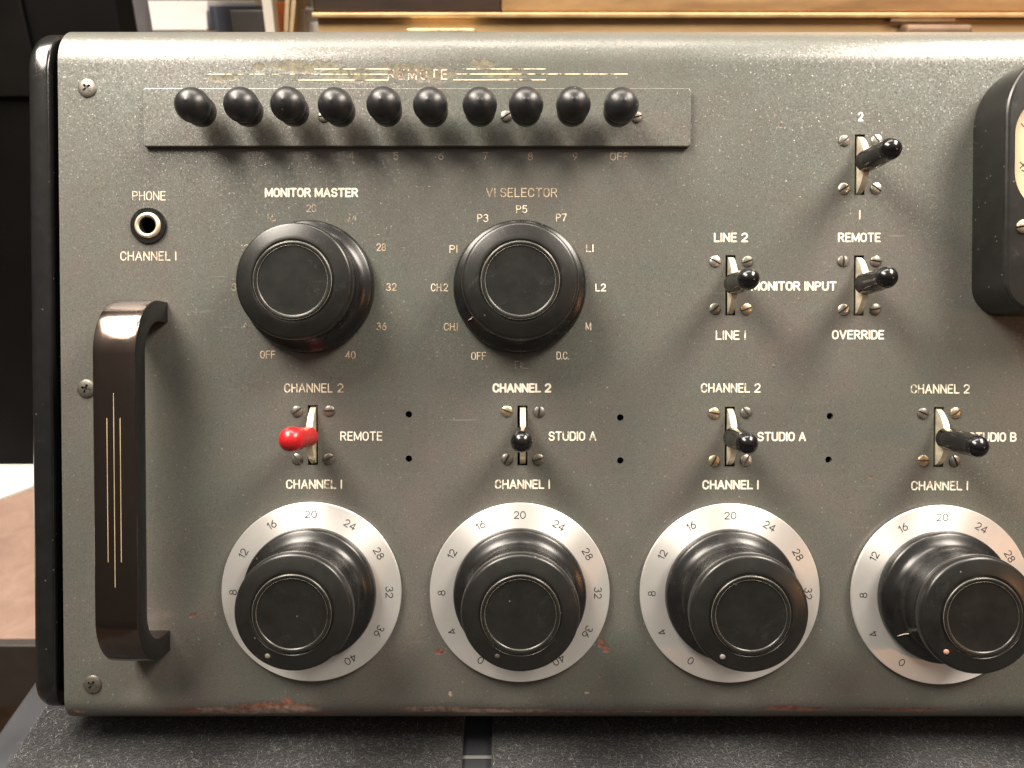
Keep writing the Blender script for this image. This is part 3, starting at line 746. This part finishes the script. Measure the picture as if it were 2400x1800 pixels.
bm = bmesh.new(); prism(bm, rrect(wx0 + .5 * MM, wx1 - .5 * MM, wz0 + .5 * MM, wz1 - .5 * MM, 14 * MM, 10), -(MH - 2.0 * MM), -(MH - 2.8 * MM))
face = link('meter_face', finish(bm, 'meter_face', 30), M['cream'], meter)
bm = bmesh.new(); prism(bm, rrect(wx0 + .75 * MM, wx1 - .75 * MM, wz0 + .75 * MM, wz1 - .75 * MM, 14.2 * MM, 10), -(MH - .9 * MM), -(MH - 1.5 * MM))
link('glass', finish(bm, 'glass', 30), M['glass'], meter)
# the ends of the scale marks that show at the window's left
bm = bmesh.new(); Y = MH - 2.0 * MM
for pts in ([(2394, 290), (2399, 296), (2404, 299), (2408, 296)], [(2391, 380), (2399, 388), (2406, 396)], [(2391, 394), (2398, 387), (2404, 379)], [(2395, 399), (2401, 402), (2406, 400)]):
    l = [P(u, v, Y) for u, v in pts]
    ribbon(bm, [(p.x, p.z) for p in l], .2 * MM, lambda X, Z, lf: (X, -Y - lf, Z), (.05 + .01 * len(bm.faces) / 50) * MM)
link('scale_mark', finish(bm, 'scale_mark', None), M['ink'], face)
q = P(2398, 531, MH); o = link('screw', SLM['b'], None, meter, (q.x, -MH, q.z)); o.rotation_euler = (0, R(-8), 0); o.scale = (1.15, 1.3, 1.15)
q = P(2398, 531, MH); o = link('screw', SLM['b'], None, meter, (bx1 - (q.x - bx0), -MH, q.z)); o.rotation_euler = (0, R(28), 0); o.scale = (1.15, 1.3, 1.15)

# ------------------------------------------------------------------ what it stands on
FT = 4 * MM                         # felt thickness
lx = (WZ(10, 1800, 0).x + WZ(90, 1680, 0).x) / 2
gx0, gx1 = WZ(1083, 1770, 0).x, WZ(1152, 1770, 0).x
def felt(name, x0, x1, label):
    bm = bmesh.new(); box(bm, x0, x1, -.36, .20, -FT, 0, 1.2 * MM, 2)
    o = link(name, finish(bm, name, 40), M['felt']); tag(o, label, 'felt pad', 'felt pads under the console')
    fb = bmesh.new(); rng = random.Random(int(x0 * 1e5))
    lo, hi = max(x0, -.24), min(x1, .24)
    cnt = int(26000 * (hi - lo) / .2)
    for _ in range(cnt):
        y = -.155 + (.075 + .155) * rng.random() ** 1.2; x = rng.uniform(lo + .3 * MM, hi - .3 * MM)
        a = rng.uniform(0, 6.28); L = rng.uniform(.5, 2.6) * MM; wv = rng.uniform(.02, .075) * MM
        d = Vector((math.cos(a), math.sin(a), 0)); sd = Vector((-d.y, d.x, 0)) * wv; hmax = rng.uniform(.1, .7) * MM
        bend = Vector((rng.uniform(-.4, .4), rng.uniform(-.4, .4), 0)) * MM
        p = Vector((x, y, .02 * MM)); pv = None
        for t in (0, .5, 1):
            c = p + d * L * t + bend * (t * t) + Vector((0, 0, hmax * math.sin(math.pi * min(t * .75 + .05, 1))))
            k = 1 - .6 * t; nv = (fb.verts.new(c + sd * k), fb.verts.new(c - sd * k))
            if pv: fb.faces.new((pv[0], pv[1], nv[1], nv[0]))
            pv = nv
    f = link('fibres', finish(fb, 'fibres', None, False), M['fibre'], o); f['kind'] = 'stuff'
    return o
felt('felt_pad', lx, gx0, 'charcoal felt pad with a cut outer edge, under the handle end of the console')
felt('felt_pad', gx1, .70, 'charcoal felt pad right of the bare gap, under the meter end of the console')
bl = (WZ(3, 1715, -FT).x + WZ(70, 1605, -FT).x) / 2
bd = thing('stand', 'grey laminate stand with a bare strip showing between the felt pads', 'stand')
BT = -FT - .1 * MM
link('tabletop', boxme('tabletop', bl, .74, -.42, .75, BT - .026, BT, .0015), M['board'], bd)
for x in (bl + .03, .70):
    for y in (-.38, .70): link('leg', boxme('leg', x - .02, x + .02, y - .02, y + .02, -.75, BT - .026, .003), M['case'], bd)
# raised aluminium strip in the gap
pz = WZ(1118, 1776, BT)
link('edge_strip', boxme('edge_strip', gx0 - .01, gx1 + .01, pz.y - .0008, pz.y + .0008, BT, BT + .0006, .0002, 1), simple('strip_grey', (0.17, 0.17, 0.175), .4), bd)

# ------------------------------------------------------------------ surroundings seen past the edges
def struct(name, me, mat): o = link(name, me, mat); o['kind'] = 'structure'; return o
struct('floor', boxme('floor', -6, 6, -4, 4, -.80, -.75), simple('brown_carpet', (0.22, 0.14, 0.09), .9, 0, .3, 40, .4))
struct('wall', boxme('wall', -6, 6, 2.6, 2.7, -.75, 2.6), simple('beige_wall', (0.42, 0.34, 0.25), .8, 0, .1, 3))

def wood(name, c1, c2, rough=.4, sc=(1, 8, 8), metal=0.0, scale=6):
    m = Mat(name); n = m.noise(scale, 5, .6, m.scaled(sc), .6); n2 = m.noise(scale * 9, 3, .6, m.scaled(sc))
    c = m.mix(m.mapr(n.outputs[0], .32, .68), c1, c2); c = m.mix(m.mapr(n2.outputs[0], .4, .7, 0, .35), c, c1)
    m.p(col=c, rough=rough, metal=metal); return m.m

# brass cabinet behind
YB = .40
bt = thing('brass_cabinet', 'polished brass cabinet with a dark reflection painted brown and a bright moulding standing behind the console', 'cabinet', (0, YB, 0))
zl = WY(1400, 33.5, YB).z; xl = WY(741, 40, YB).x
M['bz'] = wood('aged_brass', (0.19, 0.108, 0.050), (0.43, 0.27, 0.13), .34, (1.2, 5, 7), .25, 5)
M['bz2'] = wood('aged_brass_plinth', (0.36, 0.235, 0.115), (0.62, 0.43, 0.225), .36, (1.0, 5, 5), .2, 6)
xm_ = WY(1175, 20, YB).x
link('dark_reflection_panel', boxme('dark_reflection_panel', xl - .002, xm_ - .0004, 0, .28, zl + .0015, zl + .30, .002), wood('dark_reflection_brown', (0.008, 0.0036, 0.0018), (0.028, 0.0135, 0.006), .45, (1.2, 5, 7), 0, 7), bt)  # dark reflection in the brass, painted as a separate brown panel
link('body', boxme('body', xm_, 1.1, 0, .28, zl + .0015, zl + .30, .002), M['bz'], bt)
link('moulding', boxme('moulding', xl - .0025, 1.1, -.004, .28, zl - .0025, zl + .0012, .001), simple('bright_brass', (0.58, 0.40, 0.21), .36, .7, .15, 60), bt)
link('plinth', boxme('plinth', xl, 1.1, .003, .275, BT, zl - .0028, .001), M['bz2'], bt)
a, b = WY(958, 66, YB), WY(1114, 80, YB)
link('hinge', boxme('hinge', a.x, b.x, -.016, .002, b.z - .03, a.z, .001), simple('pale_brass', (0.75, 0.60, 0.36), .3, .7, .2, 80), bt)
a, b = WY(2110, 57, YB), WY(2258, 80, YB)
link('latch', boxme('latch', a.x, b.x, -.014, .002, b.z - .03, a.z, .003), simple('brown_latch', (0.17, 0.11, 0.07), .45, .3, .2, 60), bt)
a, b = WY(2085, 41, YB), WY(2235, 52, YB)
link('latch_plate', boxme('latch_plate', a.x, b.x, -.003, .002, b.z, a.z, .0008), simple('brown_latch_plate', (0.20, 0.13, 0.075), .4, .4, .2, 60), bt)

# tall black panel on the left
YP = .30
xr = WY(275, 30, YP).x; zb = WY(30, 1095, YP).z
tp_ = thing('speaker_cabinet', 'tall black cabinet with a grey side edge, standing left behind the console', 'cabinet', (0, YP, 0))
link('front_board', boxme('front_board', -1.1, xr, 0, .028, zb, .75, .002), simple('matt_black', (0.0012, 0.0010, 0.0008), .7, 0, .2, 20, .1, spec=.1), tp_)
link('side_board', boxme('side_board', xr - .02, xr + .0006, .0283, .053, zb, .75, .001), simple('grey_edge', (0.105, 0.10, 0.11), .6), tp_)
a = WY(30, 225, YP)
link('cross_rail', boxme('cross_rail', -1.1, xr - .06, -.004, -.0005, a.z, a.z + .07, .001), simple('matt_black_rail', (0.0022, 0.0019, 0.0015), .6, 0, .2, 20, spec=.12), tp_)

# low side table with a sheet of paper
TZ = zb
yf = WZ(30, 1496, TZ).y; yb = .95
xr2 = -.195
st = thing('side_table', 'low tan topped table with a dark rim, below the console on its left', 'table', (0, 0, 0))
link('tabletop', boxme('tabletop', -1.2, xr2, yf, yb, TZ - .006, TZ, .001), wood('tan_top', (0.225, 0.145, 0.11), (0.305, 0.203, 0.157), .6, (4, 4, 4), 0, 12), st)
link('rim', boxme('rim', -1.2, xr2, yf - .006, yf - .0002, TZ - .05, TZ - .0005, .001), simple('dark_rim', (0.045, 0.038, 0.034), .5), st)
for x in (-1.1, xr2 - .04):
    for y in (yf + .03, yb - .05): link('leg', boxme('leg', x - .02, x + .02, y - .02, y + .02, -.75, TZ - .006, .002), M['case'], st)
pa, pb, pc = WZ(-60, 1285, TZ), WZ(77, 1145, TZ), WZ(90, 1098, TZ)
bm = bmesh.new(); pts = [(pa.x - .2, pa.y - .14), (pb.x, pb.y), (pb.x + .01, .60), (pa.x - .5, .60)]
v0 = [bm.verts.new((x, y, TZ + .0003)) for x, y in pts]; v1 = [bm.verts.new((x, y, TZ + .0025)) for x, y in pts]
bm.faces.new(v0); bm.faces.new(v1)
for i in range(4): bm.faces.new((v0[i], v0[(i + 1) % 4], v1[(i + 1) % 4], v1[i]))
tag(link('paper_sheet', finish(bm, 'paper_sheet', 20), simple('white_paper', (0.86, 0.84, 0.78), .7, 0, .03)), 'white paper sheet lying on the low tan table', 'paper')

# boxes and oddments between the black cabinet and the brass one
def crate(name, u0, u1, vt, Y, depth, mat, label, cat, zbot=BT, bev=.001):
    a, b = WY(u0, max(vt, 0) if vt > -900 else 0, Y), WY(u1, 40, Y)
    zt = WY((u0 + u1) / 2, vt, Y).z
    o = link(name, boxme(name, a.x, b.x, 0, depth, zbot, zt, bev), mat); o.location = (0, Y, 0); tag(o, label, cat); return o
sh = WY(400, 72, .46)
o = link('shelf_board', boxme('shelf_board', WY(300, 60, .42).x, WY(505, 60, .46).x, 0, .25, BT, sh.z, .001), simple('dark_shelf', (0.16, 0.12, 0.09), .5)); o.location = (0, .44, 0); tag(o, 'dark brown block that carries the white box', 'shelf')
a, b = WY(312, 66, .46), WY(482, 66, .46); zt = WY(400, 2, .50).z; bm = bmesh.new()
prismx(bm, [(0, sh.z + .0002), (.16, sh.z + .0002), (.16, zt), ((zt - sh.z) * .55, zt)], a.x, b.x)  # front face shaped to lean back so it catches more light
bmesh.ops.recalc_face_normals(bm, faces=bm.faces); bmesh.ops.bevel(bm, geom=list(bm.edges), offset=.0008, segments=2, affect='EDGES')
o = link('white_box', finish(bm, 'white_box', 14), simple('white_card', (0.90, 0.89, 0.87), .6, 0, .02)); o.location = (0, .46, 0)
tag(o, 'plain white box beside the black cabinet, behind the console', 'box')
crate('navy_book', 489, 508, 13, .462, .15, simple('navy_cover', (0.07, 0.08, 0.11), .45, 0, .3, 50), 'narrow navy blue book standing between white box and grey case', 'book', BT)
g = crate('grey_case', 512, 616, 24, .50, .14, simple('grey_case', (0.115, 0.105, 0.095), .55, 0, .08), 'plain grey case right of the navy book', 'case')
g2 = crate('wooden_box', 498, 640, -60, .70, .2, wood('ply', (0.30, 0.22, 0.13), (0.42, 0.33, 0.21), .6), 'brown wooden box behind the grey case', 'box')
crate('white_board', 613, 641, -80, .455, .02, simple('cream_board', (0.86, 0.80, 0.70), .6, 0, .03), 'upright cream board left of the orange strip', 'board')
crate('orange_folder', 641, 656, 4, .470, .10, simple('orange_card', (0.80, 0.25, 0.06), .5, 0, .15, 20), 'bright orange folder standing beside the cream board', 'folder')
crate('black_box', 648, 676, 12, .56, .1, M['case'], 'small black box in shadow behind the wooden sticks', 'box')
for k, (ub, ut, lab) in enumerate(((669, 676, 'pale wooden stick leaning left of its twin, beside the orange folder'), (682, 692, 'pale wooden stick leaning nearest the cream carton'))):
    a, b = WY(ub, 80, .47), WY(ut, -40, .47); bm = bmesh.new(); ww = .0017
    dx = (b.x - a.x) / (b.z - a.z); z0 = BT; xa = a.x + dx * (z0 - a.z)
    pts = [(xa - ww, z0), (xa + ww, z0), (b.x + ww, b.z), (b.x - ww, b.z)]
    prism(bm, pts, 0, .03); o = link('wooden_stick', finish(bm, 'wooden_stick', 20), wood('pale_slat', (0.55, 0.38, 0.20), (0.72, 0.56, 0.36), .5)); o.location = (0, .47, 0)
    tag(o, lab, 'slat', 'wooden sticks')
crate('cream_carton', 690, 716, 22, .49, .1, simple('cream_carton', (0.66, 0.58, 0.49), .7, 0, .04), 'cream carton between the wooden sticks and the brass cabinet', 'carton')
crate('white_carton', 714, 744, 53, .50, .1, simple('white_carton', (0.86, 0.84, 0.80), .7, 0, .03), 'low white carton against the end of the brass cabinet', 'carton')
crate('grey_box', 714, 744, 16, .62, .1, simple('grey_carton', (0.24, 0.22, 0.20), .6), 'grey box above the low white carton', 'box')
